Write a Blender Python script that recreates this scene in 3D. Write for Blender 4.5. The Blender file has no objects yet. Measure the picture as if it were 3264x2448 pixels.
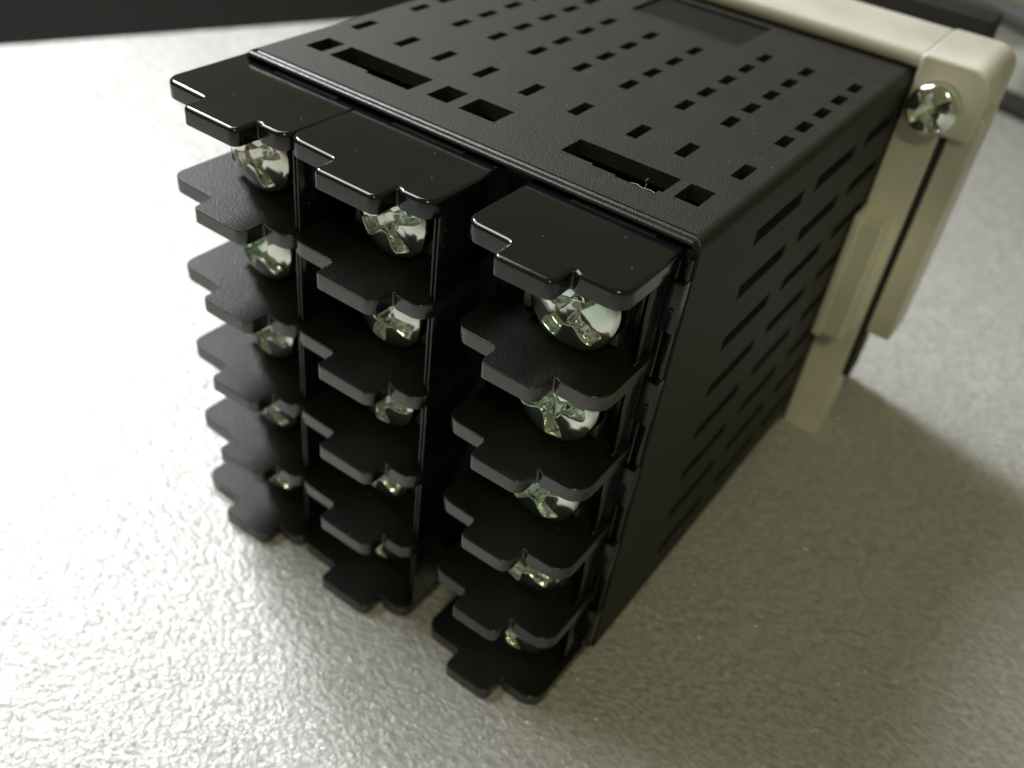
import bpy, bmesh, math, random
from mathutils import Matrix, Vector
sc = bpy.context.scene
S = 0.001                                    # everything below is written in millimetres
random.seed(7)
# ------------------------------------------------------------------ camera
cd = bpy.data.cameras.new("camera"); cam = bpy.data.objects.new("camera", cd)
sc.collection.objects.link(cam); sc.camera = cam
R = Matrix(((0.80831585, 0.57816001, 0.11115972), (0.43663831, -0.46204353, -0.77192148), (-0.3949335, 0.67249296, -0.62592392)))
M = (Matrix(((1, 0, 0), (0, -1, 0), (0, 0, -1))) @ R).transposed().to_4x4()
M.translation = Vector((64.78113507, -56.35728854, 32.58928232)) * S
cam.matrix_world = M
cd.sensor_width = 36; cd.lens = 3078.88 / 3264 * 36
cd.clip_start = 0.002; cd.clip_end = 10
cd.dof.use_dof = True; cd.dof.focus_distance = 70.5 * S; cd.dof.aperture_fstop = 34.0 / 1.05; cd.dof.aperture_blades = 0
# ------------------------------------------------------------------ world and lamps
w = bpy.data.worlds.new("World"); sc.world = w; w.use_nodes = True
bg = w.node_tree.nodes['Background']
bg.inputs[0].default_value = (0.90, 0.84, 0.45, 1); bg.inputs[1].default_value = 0.15
def lamp(name, pos, target, size, power, col, sizey=None):
    l = bpy.data.lights.new(name, 'AREA'); l.shape = 'RECTANGLE'; l.size = size * S; l.size_y = (sizey or size) * S
    l.energy = power; l.color = col
    o = bpy.data.objects.new(name, l); sc.collection.objects.link(o)
    p = Vector(pos) * S; o.location = p
    o.rotation_euler = (Vector(target) * S - p).to_track_quat('-Z', 'Y').to_euler()
    return o
wl = lamp("window_light", (-350, 25, 350), (-92, -12, -48), 440, 0.58, (0.98, 0.985, 1.0), 340)
wl.data.spread = math.radians(62)
dl = lamp("added_glint_light", (-458, 200, 345), (-60, -15, -48), 100, 0.36, (0.99, 0.99, 1.0), 100)  # compact lamp added to make foam glints and bevel highlights
dl.data.spread = math.radians(60)
lamp("room_lamp_light", (230, -270, 330), (40, 30, -20), 60, 0.36, (0.98, 0.93, 0.60))
sc.view_settings.view_transform = 'Standard'; sc.view_settings.look = 'None'; sc.view_settings.exposure = 0; sc.view_settings.gamma = 1
sc.render.engine = 'CYCLES'
sc.cycles.max_bounces = 10; sc.cycles.glossy_bounces = 6

# ------------------------------------------------------------------ helpers
def obj(name, bm, mat, parent=None, smooth=False, loc=(0, 0, 0), **props):
    me = bpy.data.meshes.new(name)
    bmesh.ops.scale(bm, vec=(S, S, S), verts=bm.verts)
    bmesh.ops.recalc_face_normals(bm, faces=bm.faces)
    bm.to_mesh(me); bm.free()
    if smooth:
        for p in me.polygons: p.use_smooth = True
        me.set_sharp_from_angle(angle=math.radians(80 if smooth == 3 else 38))
    o = bpy.data.objects.new(name, me); sc.collection.objects.link(o)
    if smooth == 2:
        wn = o.modifiers.new('weighted_normal', 'WEIGHTED_NORMAL'); wn.keep_sharp = True; wn.weight = 100
    if mat: me.materials.append(mat)
    o.location = Vector(loc) * S
    if parent: o.parent = parent
    for k, v in props.items(): o[k] = v
    return o
def add_box(bm, x0, x1, y0, y1, z0, z1, bev=0.0, seg=2):
    r = bmesh.ops.create_cube(bm, size=1)
    for v in r['verts']:
        v.co = Vector((x0 + (v.co.x + .5) * (x1 - x0), y0 + (v.co.y + .5) * (y1 - y0), z0 + (v.co.z + .5) * (z1 - z0)))
    if bev:
        es = list({e for v in r['verts'] for e in v.link_edges})
        bmesh.ops.bevel(bm, geom=es, offset=bev, segments=seg, affect='EDGES', profile=0.5)
def round_poly(pts):
    """pts: (x, y, radius); returns the outline with rounded corners"""
    out = []; n = len(pts)
    for i in range(n):
        p = Vector(pts[i][:2]); a = Vector(pts[i - 1][:2]); b = Vector(pts[(i + 1) % n][:2]); r = pts[i][2]
        if r <= 0: out.append(tuple(p)); continue
        d1 = (a - p).normalized(); d2 = (b - p).normalized()
        ang = d1.angle(d2)
        t = r / math.tan(ang / 2); t = min(t, (a - p).length * .49, (b - p).length * .49); rr = t * math.tan(ang / 2)
        c = p + (d1 + d2).normalized() * (rr / math.sin(ang / 2))
        s = p + d1 * t - c; e = p + d2 * t - c
        k = 7 if r > .7 else 5
        tot = math.atan2(s.x * e.y - s.y * e.x, s.dot(e))
        for j in range(k + 1):
            th = tot * j / k
            out.append((c.x + s.x * math.cos(th) - s.y * math.sin(th), c.y + s.x * math.sin(th) + s.y * math.cos(th)))
    return out
def inset(poly, d):
    n = len(poly); out = []
    area = sum(poly[i][0] * poly[(i + 1) % n][1] - poly[(i + 1) % n][0] * poly[i][1] for i in range(n))
    sgn = 1 if area > 0 else -1
    for i in range(n):
        a = Vector(poly[i - 1]); p = Vector(poly[i]); b = Vector(poly[(i + 1) % n])
        e1 = (p - a).normalized(); e2 = (b - p).normalized()
        n1 = Vector((-e1.y, e1.x)) * sgn; n2 = Vector((-e2.y, e2.x)) * sgn
        m = (n1 + n2); m.normalize()
        out.append(tuple(p + m * d / max(.35, m.dot(n1))))
    return out
def add_slab(bm, poly, z0, z1, bt=0.1, bb=0.05, seg=3):
    """extruded outline with a rounded top and bottom edge"""
    rings = []
    for j in range(seg + 1):
        th = math.pi / 2 * j / seg
        rings.append((inset(poly, bb * (1 - math.sin(th))), z0 + bb * (1 - math.cos(th))))
    for j in range(seg + 1):
        th = math.pi / 2 * j / seg
        rings.append((inset(poly, bt * (1 - math.cos(th))), z1 - bt * (1 - math.sin(th))))
    vs = [[bm.verts.new((x, y, z)) for x, y in pl] for pl, z in rings]
    n = len(poly)
    for a, b in zip(vs, vs[1:]):
        for i in range(n): bm.faces.new((a[i], a[(i + 1) % n], b[(i + 1) % n], b[i]))
    bm.faces.new(vs[0]); bm.faces.new(vs[-1])
def add_tube(bm, pts, r, seg=12):
    rings = []
    for i, p in enumerate(pts):
        p = Vector(p); a = Vector(pts[max(i - 1, 0)]); b = Vector(pts[min(i + 1, len(pts) - 1)])
        t = (b - a).normalized(); u = t.cross(Vector((0, 0, 1))).normalized(); v = t.cross(u)
        rings.append([bm.verts.new(p + (u * math.cos(k * 2 * math.pi / seg) + v * math.sin(k * 2 * math.pi / seg)) * r) for k in range(seg)])
    for a, b in zip(rings, rings[1:]):
        for i in range(seg): bm.faces.new((a[i], a[(i + 1) % seg], b[(i + 1) % seg], b[i]))
    bm.faces.new(rings[0]); bm.faces.new(rings[-1])
def add_holed(bm, u0, u1, v0, v1, holes, t, f, skip=None):
    """flat panel u0..u1 x v0..v1, thickness t, with rectangular holes; f(u, v, d) gives the point at depth d"""
    us = sorted({u0, u1} | {h[0] for h in holes} | {h[1] for h in holes}); vs = sorted({v0, v1} | {h[2] for h in holes} | {h[3] for h in holes})
    def inh(a, b): return any(h[0] < a < h[1] and h[2] < b < h[3] for h in holes)
    nu, nv = len(us) - 1, len(vs) - 1
    sol = [[not inh((us[i] + us[i + 1]) / 2, (vs[j] + vs[j + 1]) / 2) for j in range(nv)] for i in range(nu)]
    cache = {}
    def V(i, j, d):
        k = (i, j, d)
        if k not in cache: cache[k] = bm.verts.new(f(us[i], vs[j], t * d))
        return cache[k]
    for i in range(nu):
        for j in range(nv):
            if not sol[i][j]: continue
            for d in (0, 1): bm.faces.new((V(i, j, d), V(i + 1, j, d), V(i + 1, j + 1, d), V(i, j + 1, d)))
            for di, dj, a, b in ((-1, 0, (i, j), (i, j + 1)), (1, 0, (i + 1, j), (i + 1, j + 1)), (0, -1, (i, j), (i + 1, j)), (0, 1, (i, j + 1), (i + 1, j + 1))):
                ii, jj = i + di, j + dj
                if not (0 <= ii < nu and 0 <= jj < nv and sol[ii][jj]):
                    bm.faces.new((V(*a, 0), V(*b, 0), V(*b, 1), V(*a, 1)))
def empty(name, loc, parent=None, **props):
    o = bpy.data.objects.new(name, None); sc.collection.objects.link(o); o.empty_display_size = .01
    o.location = Vector(loc) * S
    if parent: o.parent = parent
    for k, v in props.items(): o[k] = v
    return o
def mat(name):
    m = bpy.data.materials.new(name); m.use_nodes = True
    nt = m.node_tree; b = nt.nodes['Principled BSDF']
    return m, nt, b
def N(nt, t, **kw):
    n = nt.nodes.new(t)
    for k, v in kw.items():
        if k in n.inputs: n.inputs[k].default_value = v
        else: setattr(n, k, v)
    return n
def ramp(nt, src, stops):
    r = nt.nodes.new('ShaderNodeValToRGB'); el = r.color_ramp.elements
    while len(el) < len(stops): el.new(.5)
    for e, (p, c) in zip(el, stops): e.position = p; e.color = c if len(c) == 4 else (*c, 1)
    nt.links.new(src, r.inputs[0]); return r
def coords(nt, scale=(1, 1, 1), kind='Object', rot=(0, 0, 0)):
    tc = nt.nodes.new('ShaderNodeTexCoord'); mp = nt.nodes.new('ShaderNodeMapping')
    mp.inputs['Scale'].default_value = scale; mp.inputs['Rotation'].default_value = rot
    nt.links.new(tc.outputs[kind], mp.inputs[0]); return mp.outputs[0]

# ------------------------------------------------------------------ materials
def plain(name, col, rough):
    m, nt, b = mat(name); n = N(nt, 'ShaderNodeTexNoise', Scale=80.0)
    r = ramp(nt, n.outputs[0], [(.3, tuple(c * .9 for c in col)), (.7, tuple(min(1, c * 1.1) for c in col))])
    nt.links.new(r.outputs[0], b.inputs['Base Color']); b.inputs['Roughness'].default_value = rough; return m
def plastic(name, col, rough, grain, gscale, dust=0.0, rough_var=.06, spec=.5, dcol=(.25, .25, .24)):
    m, nt, b = mat(name); L = nt.links.new
    co = coords(nt)
    n1 = N(nt, 'ShaderNodeTexNoise', Scale=gscale, Detail=3.0, Roughness=.6); L(co, n1.inputs['Vector'])
    n2 = N(nt, 'ShaderNodeTexNoise', Scale=gscale * .07, Detail=4.0); L(co, n2.inputs['Vector'])
    mr = N(nt, 'ShaderNodeMapRange'); L(n2.outputs[0], mr.inputs[0])
    mr.inputs[3].default_value = rough - rough_var; mr.inputs[4].default_value = rough + rough_var
    L(mr.outputs[0], b.inputs['Roughness'])
    b.inputs['Specular IOR Level'].default_value = spec
    # fine dust specks
    v = N(nt, 'ShaderNodeTexVoronoi', Scale=1100.0); L(co, v.inputs['Vector']); v.inputs['Randomness'].default_value = 1
    n3 = N(nt, 'ShaderNodeTexNoise', Scale=420.0, Detail=2.0); L(co, n3.inputs['Vector'])
    lt = N(nt, 'ShaderNodeMath', operation='LESS_THAN'); L(v.outputs['Distance'], lt.inputs[0]); lt.inputs[1].default_value = .085
    gt = N(nt, 'ShaderNodeMath', operation='GREATER_THAN'); L(n3.outputs[0], gt.inputs[0]); gt.inputs[1].default_value = .60
    mu = N(nt, 'ShaderNodeMath', operation='MULTIPLY'); L(lt.outputs[0], mu.inputs[0]); L(gt.outputs[0], mu.inputs[1])
    md = N(nt, 'ShaderNodeMath', operation='MULTIPLY'); L(mu.outputs[0], md.inputs[0]); md.inputs[1].default_value = dust
    mx = N(nt, 'ShaderNodeMix', data_type='RGBA'); L(md.outputs[0], mx.inputs['Factor'])
    base = ramp(nt, n2.outputs[0], [(.3, tuple(c * .8 for c in col)), (.7, tuple(c * 1.2 for c in col))])
    L(base.outputs[0], mx.inputs['A']); mx.inputs['B'].default_value = (*dcol, 1)
    L(mx.outputs['Result'], b.inputs['Base Color'])
    bp = N(nt, 'ShaderNodeBump', Strength=grain, Distance=.00012); L(n1.outputs[0], bp.inputs['Height']); L(bp.outputs[0], b.inputs['Normal'])
    return m
M_case = plastic('textured_black_plastic', (.019, .0185, .014), .55, .9, 6500, 1.0, spec=.36)
M_lip = plastic('lip_black_plastic', (.020, .021, .021), .30, .35, 6500, .8)
M_gloss = plastic('glossy_black_plastic', (.006, .006, .008), .14, .04, 3000, .55, .04, .65)
M_fin = plastic('grained_black_plastic', (.014, .014, .014), .38, .7, 4600, .6, .08, .25)
M_edge = plastic('moulded_edge_plastic', (.012, .012, .014), .2, .05, 3000, .2, .04, 1.0)
M_block = plastic('smooth_black_plastic', (.006, .006, .007), .25, .05, 3000, .3, .05)
M_recess = plastic('matte_recess_plastic', (.008, .008, .007), .75, .1, 3000, .1, spec=.2)
M_gasket = plastic('dark_rubber', (.018, .018, .018), .7, .1, 3000, .1)
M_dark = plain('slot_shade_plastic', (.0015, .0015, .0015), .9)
M_ivory = plastic('ivory_nylon', (.72, .71, .62), .42, .12, 900, .0)
M_ivory.node_tree.nodes['Principled BSDF'].inputs['Subsurface Weight'].default_value = .8
M_ivory.node_tree.nodes['Principled BSDF'].inputs['Subsurface Radius'].default_value = (.004, .004, .0025)
def metal(name, stops, rough, bump, bscale):
    m, nt, b = mat(name); L = nt.links.new
    co = coords(nt)
    oi = nt.nodes.new('ShaderNodeObjectInfo')
    ad = N(nt, 'ShaderNodeVectorMath', operation='ADD'); L(co, ad.inputs[0])
    sca = N(nt, 'ShaderNodeVectorMath', operation='SCALE'); L(oi.outputs['Location'], sca.inputs[0]); sca.inputs['Scale'].default_value = 3.7; L(sca.outputs[0], ad.inputs[1])
    n = N(nt, 'ShaderNodeTexNoise', Scale=170.0, Detail=1.0, Distortion=.4); L(ad.outputs[0], n.inputs['Vector'])
    r = ramp(nt, n.outputs[0], stops); L(r.outputs[0], b.inputs['Base Color'])
    b.inputs['Metallic'].default_value = 1; 
    n2 = N(nt, 'ShaderNodeTexNoise', Scale=bscale, Detail=2.5, Roughness=.55); L(ad.outputs[0], n2.inputs['Vector'])
    mr = N(nt, 'ShaderNodeMapRange'); L(n2.outputs[0], mr.inputs[0]); mr.inputs[3].default_value = rough * .5; mr.inputs[4].default_value = rough * 1.6
    L(mr.outputs[0], b.inputs['Roughness'])
    bp = N(nt, 'ShaderNodeBump', Strength=bump, Distance=.00035); L(n2.outputs[0], bp.inputs['Height']); L(bp.outputs[0], b.inputs['Normal'])
    return m
M_zinc = metal('zinc_plating', [(.28, (.62, .78, .68)), (.42, (.86, .88, .82)), (.52, (.84, .86, .80)), (.60, (.66, .80, .70)), (.74, (.84, .79, .72))], .13, .05, 600)
M_tin = metal('tinned_plate', [(.3, (.62, .56, .47)), (.7, (.74, .68, .58))], .32, .15, 700)

m, nt, b = mat('polyethylene_foam'); M_foam = m; L = nt.links.new
co = coords(nt)
dn = N(nt, 'ShaderNodeTexNoise', Scale=260.0, Detail=2.0); L(co, dn.inputs['Vector'])
sub = N(nt, 'ShaderNodeVectorMath', operation='SUBTRACT'); L(dn.outputs['Color'], sub.inputs[0]); sub.inputs[1].default_value = (.5, .5, .5)
scl = N(nt, 'ShaderNodeVectorMath', operation='SCALE'); L(sub.outputs[0], scl.inputs[0]); scl.inputs['Scale'].default_value = .0016
add = N(nt, 'ShaderNodeVectorMath', operation='ADD'); L(co, add.inputs[0]); L(scl.outputs[0], add.inputs[1])
st = nt.nodes.new('ShaderNodeMapping'); st.inputs['Rotation'].default_value = (0, 0, math.radians(-35)); st.inputs['Scale'].default_value = (1, 1.55, 1)
L(add.outputs[0], st.inputs[0])
vo = N(nt, 'ShaderNodeTexVoronoi', Scale=1150.0, feature='SMOOTH_F1', Smoothness=.8); L(st.outputs[0], vo.inputs['Vector'])
vo2 = N(nt, 'ShaderNodeTexVoronoi', Scale=2500.0, feature='SMOOTH_F1', Smoothness=.6); L(co, vo2.inputs['Vector'])
big = N(nt, 'ShaderNodeTexNoise', Scale=190.0, Detail=3.0); L(co, big.inputs['Vector'])
m1 = N(nt, 'ShaderNodeMath', operation='MULTIPLY_ADD'); L(vo2.outputs['Distance'], m1.inputs[0]); m1.inputs[1].default_value = .42; L(vo.outputs['Distance'], m1.inputs[2])
m2 = N(nt, 'ShaderNodeMath', operation='MULTIPLY_ADD'); L(big.outputs[0], m2.inputs[0]); m2.inputs[1].default_value = -1.3; L(m1.outputs[0], m2.inputs[2])
bp = N(nt, 'ShaderNodeBump', Strength=1.0, Distance=.00045, invert=True); L(m2.outputs[0], bp.inputs['Height'])
bq = N(nt, 'ShaderNodeBump', Strength=1.0, Distance=.00013, invert=True); L(m2.outputs[0], bq.inputs['Height']); L(bq.outputs[0], b.inputs['Normal'])
fl = N(nt, 'ShaderNodeTexNoise', Scale=1200.0, Detail=2.0); L(st.outputs[0], fl.inputs['Vector'])
cr = ramp(nt, fl.outputs[0], [(.36, (.44, .44, .435)), (.62, (.60, .60, .59))]); L(cr.outputs[0], b.inputs['Base Color'])
b.inputs['Base Color'].default_value = (.60, .60, .585, 1)
b.inputs['Roughness'].default_value = .38; b.inputs['Specular IOR Level'].default_value = .6
b.inputs['Coat Weight'].default_value = 1.0; b.inputs['Coat Roughness'].default_value = .055; L(bp.outputs[0], b.inputs['Coat Normal'])
# each closed cell of the foam is a small facet of its own that catches the light or not
fc = N(nt, 'ShaderNodeTexVoronoi', Scale=1500.0, feature='F1'); L(add.outputs[0], fc.inputs['Vector'])
fs = N(nt, 'ShaderNodeVectorMath', operation='SUBTRACT'); L(fc.outputs['Color'], fs.inputs[0]); fs.inputs[1].default_value = (.5, .5, .5)
fk = N(nt, 'ShaderNodeVectorMath', operation='SCALE'); L(fs.outputs[0], fk.inputs[0]); fk.inputs['Scale'].default_value = 1.0
gm = nt.nodes.new('ShaderNodeNewGeometry')
fa = N(nt, 'ShaderNodeVectorMath', operation='ADD'); L(gm.outputs['Normal'], fa.inputs[0]); L(fk.outputs[0], fa.inputs[1])
fn = N(nt, 'ShaderNodeVectorMath', operation='NORMALIZE'); L(fa.outputs[0], fn.inputs[0]); L(fn.outputs[0], bp.inputs['Normal'])
m, nt, b = mat('dark_table_top'); M_table = m
b.inputs['Base Color'].default_value = (.004, .004, .003, 1); b.inputs['Roughness'].default_value = .9; b.inputs['Specular IOR Level'].default_value = .08


# ------------------------------------------------------------------ setting
ZT = -48.15
bm = bmesh.new(); add_box(bm, -1500, 1500, -1200, 1800, ZT - 23, ZT - 3)
obj('table', bm, M_table, kind='structure')
d = Vector((29.6, 63.9)).normalized(); nrm = Vector((d.y, -d.x)); P0 = Vector((-126, 47))
bm = bmesh.new()
pl = [P0 - d * 500, P0 - d * 500 + nrm * 900, P0 + d * 900 + nrm * 900, P0 + d * 900]
add_slab(bm, [(p.x, p.y, ) for p in pl], ZT - 2.99, ZT, .8, .3)
obj('foam_sheet', bm, M_foam, kind='structure')

# ------------------------------------------------------------------ the controller
W = 45.0
ctl = empty('panel_controller', (22.5, 0, ZT), label='black panel-mount controller lying on white foam, its terminal screws facing the camera', category='controller')
Cx = Vector((22.5, 0, ZT))
root = ctl
def part(name, bm, m, parent=None, **kw):
    """meshes are written in scene millimetres; shift them into the controller's frame"""
    bmesh.ops.translate(bm, verts=bm.verts, vec=-Cx if (parent is None or parent is root) else (0, 0, 0))
    return obj(name, bm, m, parent or root, **kw)
YB = 59.0; ZB = -46.2; RC = .9
vx = [2.46, 7.77, 12.17, 16.87, 21.9, 27.0, 32.73, 37.23, 42.29]
ry = [21.05, 25.38, 29.8, 34.18, 38.5]
holes = []
for i, x in enumerate(vx):
    holes.append((x - .52, x + .52, 11.35, 14.35))
    for j, y in enumerate(ry):
        if j == 4 and 3 <= i <= 5: continue
        holes.append((x - .50 - .003 * j, x + .50 + .003 * i, y - 1.27 - .002 * i, y + 1.27 + .001 * j))
YF, YK = 4.8, 7.78
for a, c in ((2.76, 4.72), (5.6, 15.04), (16.63, 18.85), (20.05, 23.65), (30.18, 39.34), (40.23, 42.3)): holes.append((a, c, YF, YK))
holes.append((10.2, 15.04, YF - .42, YF)); holes.append((33.2, 35.4, YF - .3, YF)); holes.append((35.4, 39.0, YF - .55, YF))
rec = (16.2, 29.45, 40.0, 47.8); holes.append(rec)
bm = bmesh.new(); add_holed(bm, RC, W - RC, 1.0, YB, holes, 1.3, lambda u, v, dd: (u, v, -dd))
top = part('top_panel', bm, M_case)
bm = bmesh.new(); add_box(bm, rec[0] - .3, rec[1] + .3, rec[2] - .3, rec[3] + .3, -2.1, -1.31); add_box(bm, rec[0] + .02, rec[1] - .02, rec[2] + .02, rec[3] - .02, -1.5, -.30)
part('label_recess', bm, M_recess)
bm = bmesh.new()                              # ridges moulded beside the recess
add_box(bm, 16.2, 29.2, 39.35, 39.8, -.05, .07, .05)
part('moulded_ridge', bm, M_case, smooth=True)
# hooks under the long slots
bm = bmesh.new()
for a in (31.8, 36.2): add_box(bm, a, a + 1.5, YF + .1, YK + .2, -3.4, -2.5, .1)
part('latch_hook', bm, M_gasket)
# louvred side
lh = []
for i in range(8):
    zt = -3.75 - 5.34 * i
    for a, c in ((11.9, 21.95), (25.1, 35.3), (38.3, 47.6)): lh.append((a, c, zt - 1.45, zt + .05))
bm = bmesh.new(); add_holed(bm, .35, YB, ZB, -RC, lh, 1.3, lambda u, v, dd: (W - dd, u, v))
part('side_panel', bm, M_case)
bm = bmesh.new(); add_holed(bm, .35, YB, ZB, -RC, [(a, c, z0 + .001, z1) for a, c, z0, z1 in lh], 1.3, lambda u, v, dd: (dd, u, v))
part('side_panel', bm, M_case)
# rounded long edges and floor
for sx in (1, -1):
    prev = None; bm = bmesh.new()
    for k in range(7):
        th = math.pi / 2 * k / 6
        x = (W - RC + RC * math.sin(th)) if sx == 1 else (RC - RC * math.sin(th)); z = -RC + RC * math.cos(th)
        xi = (W - RC + (RC - .8) * math.sin(th)) if sx == 1 else (RC - (RC - .8) * math.sin(th)); zi = -RC + (RC - .8) * math.cos(th)
        cur = [bm.verts.new((x, 1.0 - .65 * math.sin(th), z)), bm.verts.new((x, YB, z)), bm.verts.new((xi, YB, zi)), bm.verts.new((xi, 1.0 - .65 * math.sin(th), zi))]
        if prev:
            for a in range(4): bm.faces.new((prev[a], prev[(a + 1) % 4], cur[(a + 1) % 4], cur[a]))
        prev = cur
    part('corner_edge', bm, M_case, smooth=True)
bm = bmesh.new(); add_box(bm, 1.31, W - 1.31, .35, YB, ZB, ZB + 1.2)
part('bottom_panel', bm, M_case)
# rear lip over the terminals: rounded front edge, then a small step up to the panel
bm = bmesh.new()
prof = [(1.6, -.95), (.25, -.42)]
for k in range(7):
    th = math.pi / 2 * k / 6; prof.append((.28 - .28 * math.cos(th) if k else 0, -.40 + .28 * math.sin(th)))
prof += [(.62, -.12), (.78, -.20), (.93, -.16), (1.08, -.02), (1.3, -.5)]
rows = [[bm.verts.new((x, y + (0 if 0 < i < 3 else .45), z - (0 if 0 < i < 3 else .55))) for y, z in prof] for i, x in enumerate((.05, .7, W - .7, W - .05))]
for a, c in zip(rows, rows[1:]):
    for i in range(len(prof) - 1): bm.faces.new((a[i], a[i + 1], c[i + 1], c[i]))
part('rear_lip', bm, M_lip, smooth=True)
bm = bmesh.new(); add_box(bm, .9, W - 1.35, 1.65, 3.0, ZB, -1.35)
part('rear_plate', bm, M_block)
bm = bmesh.new(); add_box(bm, 1.7, W - 2.2, 3.4, YB - 1, ZB + 1.6, -3.0, .2)
part('inner_view_blocker', bm, M_gasket)  # added dark box, keeps bright foam from showing through slots and louvres

# ---------------------------------------------------------------- screws
def screw_bm(Rh, H, rot, seed, nt_=168, nr=50, taper=0.0):
    """pan head along -Y, centre of its seat at the origin, with a deep cross recess"""
    rnd = random.Random(seed); ph = [rnd.uniform(0, 6.28) for _ in range(6)]
    bm = bmesh.new(); rings = []
    def ss(e0, e1, x):
        t = max(0, min(1, (x - e0) / (e1 - e0))); return t * t * (3 - 2 * t)
    for i in range(nr + 1):
        r = Rh * .985 * (i / nr)
        ring = []
        for k in range(nt_ if i else 1):
            th = 2 * math.pi * k / nt_
            x, z = r * math.cos(th), r * math.sin(th)
            q = r / Rh
            h = H * (.55 + .45 * math.sqrt(max(0, 1 - (q * .985) ** 2.8)))
            c, s = math.cos(rot), math.sin(rot); a, b_ = abs(x * c + z * s), abs(-x * s + z * c)
            lo, hi = min(a, b_), max(a, b_)
            wd = .46 + .20 * ss(1.0, 2.4, hi) + .02 * math.sin(5 * th + ph[0])
            m_ = (1 - ss(wd * .88, wd * 1.16, lo)) * (1 - ss(Rh * .72, Rh * .82, hi))
            core = 1 - ss(.70, 1.10, r)
            dep = H * (.60 - .16 * ss(.5, Rh * .8, hi))
            h -= dep * max(m_, core * .9) + .25 * (1 - ss(0, .7, r))
            h += .03 * math.sin(2.1 * x + ph[1]) * math.sin(1.9 * z + ph[2]) + .006 * math.sin(6.3 * x + ph[3] + 2 * z) * math.sin(5.1 * z + ph[4])
            ring.append(bm.verts.new((x, -h, z)))
        rings.append(ring)
    for k in range(nt_): bm.faces.new((rings[0][0], rings[1][k], rings[1][(k + 1) % nt_]))
    for a, c in zip(rings[1:], rings[2:]):
        for k in range(nt_): bm.faces.new((a[k], c[k], c[(k + 1) % nt_], a[(k + 1) % nt_]))
    low = []
    for rr, y in ((Rh, -H * .33), (Rh, -.10), (Rh * .96, 0)):
        low.append([bm.verts.new((rr * math.cos(2 * math.pi * k / nt_), y, rr * math.sin(2 * math.pi * k / nt_))) for k in range(nt_)])
    last = rings[-1]
    for ring in low:
        for k in range(nt_): bm.faces.new((last[k], ring[k], ring[(k + 1) % nt_], last[(k + 1) % nt_]))
        last = ring
    bm.faces.new(last)
    return bm
def plate_bm(wl=4.75, wr=3.45):
    bm = bmesh.new()
    add_slab(bm, round_poly([(-wl, -2.9, .35), (wr, -2.9, .35), (wr, 2.9, .35), (-wl, 2.9, .35)]), 0, .75, .12, .08)
    add_box(bm, -wl - .02, -wl + .75, -2.6, 2.6, .4, 1.5, .12)
    add_box(bm, wr - .6, wr + .02, -2.6, 2.6, .4, 1.25, .12)
    bmesh.ops.rotate(bm, verts=bm.verts, cent=(0, 0, 0), matrix=Matrix.Rotation(math.radians(90), 3, 'X'))
    return bm                                 # now lies in XZ, thickness towards -Y
FT = [-.80, -9.80, -19.0, -28.25, -37.7, -46.75]
FH = [1.55, 1.38, 1.38, 1.38, 1.38, 1.36]
cols = [  # left, notch, main right, right, screw x, wall on the right
    ('left', .50, 4.35, 10.35, 13.55, 6.35, True),
    ('middle', 13.78, 18.45, 24.6, 27.9, 21.2, True),
    ('right', 30.95, 34.75, 39.75, 44.0, 38.4, False)]
pattern_rot = [[.35, .2, .55, .1, .6], [.9, .15, .5, .3, .7], [.15, .62, .95, .4, .25]]
head_cache = {}
plate_me = None
blabel = {'left': 'leftmost terminal strip, beside the open foam', 'middle': 'middle terminal strip, tight against the left one', 'right': 'right terminal strip with open side, past the dark gap'}
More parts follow.
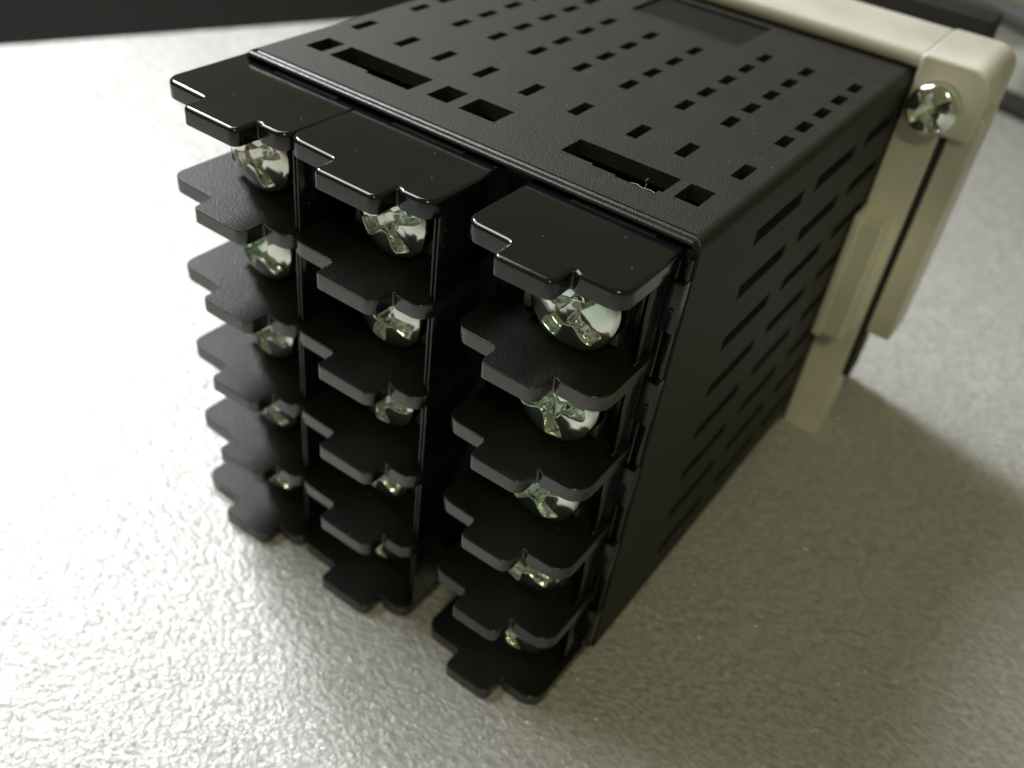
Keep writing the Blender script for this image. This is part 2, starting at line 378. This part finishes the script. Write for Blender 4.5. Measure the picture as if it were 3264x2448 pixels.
for ci, (cn, xl, xn, xm, xr, sx, wall) in enumerate(cols):
    blk = empty('terminal_strip', (xl - 22.5, 0, 0 - ZT), ctl, label=blabel[cn])
    O = Vector((xl, 0, 0))
    def bpart(name, bm, m, **kw):
        bmesh.ops.translate(bm, verts=bm.verts, vec=-O)
        return obj(name, bm, m, blk, **kw)
    for fi, (zt, th) in enumerate(zip(FT, FH)):
        tp = fi == 0
        x_ = xl - ((1.3 if tp else 1.8) if ci == 0 else .4)
        e = [(x_, 1.6, 0), (x_, -7.95, 1.35), (xn, -8.12, .42), (xn + .02, -10.35, .55), (xm, -10.35, .75 if tp else .95),
             (xm, -7.85, .38), (xm + .5, -8.22, .45), (xr - .02, -8.2, 1.35 if tp else 1.7), (xr, 1.6, 0)]
        bm = bmesh.new(); add_slab(bm, round_poly(e), zt - th, zt, .34 if tp else .10, .10)
        o = bpart('divider', bm, M_gloss if tp else M_fin, smooth=2)
        if not tp:
            o.data.materials.append(M_edge)
            for p_ in o.data.polygons:
                if abs(p_.normal.z) < .9: p_.material_index = 1
    if True:                                   # black block painting the shade inside the top divider's slot, under the lip
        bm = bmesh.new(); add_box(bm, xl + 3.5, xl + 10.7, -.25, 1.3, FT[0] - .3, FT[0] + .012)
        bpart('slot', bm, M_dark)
    bm = bmesh.new()                           # moulded body behind the screws
    add_box(bm, xl + .25, xr - .35, -.9, 1.6, FT[5] - 1.0, FT[0] - 1.2, .05)
    for zt in FT[:5]:                          # seat blocks behind each screw
        zc = zt - 5.35
        add_box(bm, sx - 3.3, sx + 3.3, -2.0, -.85, zc - 2.6, zc + 2.6, .1)
        add_box(bm, sx - 5.0, sx - 4.5, -2.6, -.85, zc - 3.6, zc + 3.6, .06)
    bpart('moulded_back', bm, M_block, smooth=True)
    if wall:
        bm = bmesh.new()                       # two thin lips with a groove between them along the front edge
        add_box(bm, xr - .62, xr - .41, -6.9, 1.6, FT[5] - 1.30, FT[0] - .5, .06, 2); add_box(bm, xr - .24, xr - .05, -6.9, 1.6, FT[5] - 1.30, FT[0] - .5, .06, 2)
        add_box(bm, xr - .45, xr - .2, -6.55, 1.6, FT[5] - 1.25, FT[0] - .55)
        bpart('side_wall', bm, M_gloss, smooth=True)
    else:
        bm = bmesh.new()                       # ribs and snap blocks along the open side
        for k, zt in enumerate(FT[:5]):
            zc = zt - 5.2
            add_box(bm, 43.30, 43.55, -2.9, -.85, zc - 3.6, zc + 3.2, .05)
            add_box(bm, 42.45, 42.7, -1.9, -.85, zc - 3.6, zc + 3.2, .05)
            add_box(bm, 43.2, 43.62, -3.4, -2.4, zc - 3.75, zc - 3.35, .05)
        bpart('rib', bm, M_block, smooth=True)
        for k, zt in enumerate(FT[:5]):
            bm = bmesh.new(); zc = zt - 4.35
            add_box(bm, 43.55, 44.92, -.95, .33, zc - 2.15, zc + 2.15, .12)
            add_box(bm, 44.3, 44.6, -1.1, -.9, zc - .3, zc + .0, .04)
            bpart('snap_block', bm, M_block, smooth=True)
        bm = bmesh.new()
        add_box(bm, 43.7, 44.1, -.55, .33, ZB + .4, -1.4, .08); add_box(bm, 44.45, 44.8, -.35, .33, ZB + .4, -1.3, .08)
        bpart('edge_rail', bm, M_block, smooth=True)
    for k, zt in enumerate(FT[:5]):
        zc = zt - 5.35 + .0
        key = (ci + 2 * k) % 5
        if key not in head_cache:
            o = obj('screw', screw_bm(3.5, 2.35, .3 + .31 * key, key), M_zinc, blk, smooth=3, loc=(sx - xl, -2.76, zc))
            head_cache[key] = o.data
        else:
            o = bpy.data.objects.new('screw', head_cache[key]); sc.collection.objects.link(o); o.parent = blk
            o.location = Vector((sx - xl, -2.76, zc)) * S
        o.rotation_euler = (math.radians(random.uniform(-3, 3)), random.uniform(-.3, .3), math.radians(random.uniform(-3, 3)))
        if ci == 2: o.scale = (1.06, 1.05, 1.05)
        if plate_me is None:
            o = obj('clamp_plate', plate_bm(), M_tin, blk, smooth=True, loc=(sx - xl, -2.0, zc)); plate_me = o.data
        else:
            o = bpy.data.objects.new('clamp_plate', plate_me); sc.collection.objects.link(o); o.parent = blk
            o.location = Vector((sx - xl, -2.0, zc)) * S

# ---------------------------------------------------------------- front bezel and mounting adapter
bm = bmesh.new(); add_box(bm, -4.0, 48.75, 61.0, 66.0, ZT + .6, 3.45, .25)
part('front_bezel', bm, M_gasket, smooth=True)
bm = bmesh.new(); add_box(bm, 49.7, 50.45, 50.2, 54.0, -38.2, -5.0, .1)
part('gasket_edge', bm, M_gasket)
bm = bmesh.new()
for a, c in ((45.15, 52.7), (-7.7, -.15)):                                 # screw bosses
    r_ = (0.6, 2.4) if a > 0 else (2.4, .6)
    pr = round_poly([(a, 5.6, 1.0), (c, 5.6, 1.0), (c, -1.95, r_[1]), (a, -1.95, r_[0])])
    b2 = bmesh.new(); add_slab(b2, pr, -60.8, -48.9, .45, .3)
    bmesh.ops.rotate(b2, verts=b2.verts, cent=(0, 0, 0), matrix=Matrix.Rotation(math.radians(90), 3, 'X') @ Matrix.Scale(-1, 3, Vector((0, 1, 0))))
    me_ = bpy.data.meshes.new('tmp'); b2.to_mesh(me_); b2.free(); bm.from_mesh(me_); bpy.data.meshes.remove(me_)
add_box(bm, -.9, 45.9, 49.15, 60.75, .03, 1.93, .9, 5)
for s in (0, 1):
    mx = (lambda a: a) if not s else (lambda a: W - a)
    def bx(a, c, *r): add_box(bm, min(mx(a), mx(c)), max(mx(a), mx(c)), *r)
    bx(45.1, 49.65, 49.3, 55.0, ZT + .01, -5.0, .25, 2)                     # arm beside the case
    bx(45.12, 48.6, 45.9, 49.6, -31.3, -15.8, .35, 3)                      # clamping pad
    bx(45.1, 46.2, 45.6, 49.6, -31.6, -15.4, .3, 3)
    bx(50.4, 53.3, 49.9, 56.0, -31.0, -3.0, .35, 3)                        # outer flange
ad = part('mounting_adapter', bm, M_ivory, smooth=2, label='ivory plastic mounting adapter clamped round the far end')
o = obj('adapter_screw', screw_bm(2.62, 2.3, .55, 11), M_zinc, ad, smooth=3, loc=Vector((48.25, 48.85, -2.75)) - Cx)
o2 = bpy.data.objects.new('adapter_screw', o.data); sc.collection.objects.link(o2); o2.parent = ad; o2.location = (Vector((-3.3, 48.85, -2.75)) - Cx) * S

bm = bmesh.new()                              # pale lint caught on the edge of the long slot
add_tube(bm, [(36.9, YF - .62, .04), (37.4, YF - .55, .10), (37.9, YF - .68, .05), (38.5, YF - .6, .09), (39.0, YF - .66, .04)], .035, 5)
add_tube(bm, [(38.1, YF - .6, .05), (38.15, YF - .5, .35), (38.0, YF - .45, .6), (38.2, YF - .5, .85)], .022, 5)
obj('lint', bm, plain('pale_lint', (.5, .5, .48), .9), smooth=True, label='tiny pale lint fibre on the edge of the long slot above the right terminal strip', category='lint')
# ------------------------------------------------------------------ things far behind, out of focus
bm = bmesh.new(); add_tube(bm, [(-40, 292, ZT + 3.2), (1, 276, ZT + 3.2), (18, 274, ZT + 3.2), (30, 266, ZT + 3.2), (75, 245, ZT + 3.2), (140, 225, ZT + 3.2)], 3.2)
o = obj('cable', bm, plain('grey_cable_jacket', (.16, .17, .17), .5), smooth=True, label='blurred thin grey cable lying on the foam behind the controller, in the top right corner', category='cable')
bm = bmesh.new(); add_box(bm, 34, 120, 0, 9, 0, 3, 1.0)
bmesh.ops.rotate(bm, verts=bm.verts, cent=(34, 0, 0), matrix=Matrix.Rotation(math.radians(-20), 3, 'Z'))
bmesh.ops.translate(bm, verts=bm.verts, vec=(0, 196, ZT + .02))
o = obj('black_strip', bm, M_gasket, smooth=True, label='blurred flat black strip lying on the foam at the right edge, beyond the adapter screw', category='strip')
bm = bmesh.new()
bmesh.ops.create_cone(bm, cap_ends=True, segments=40, radius1=9, radius2=8, depth=7)
bmesh.ops.translate(bm, verts=bm.verts, vec=(41, 219, ZT + 3.6))
obj('plastic_cap', bm, plain('pale_plastic', (.55, .58, .55), .4), smooth=True, label='blurred pale round plastic cap behind the black strip at the right edge', category='cap')
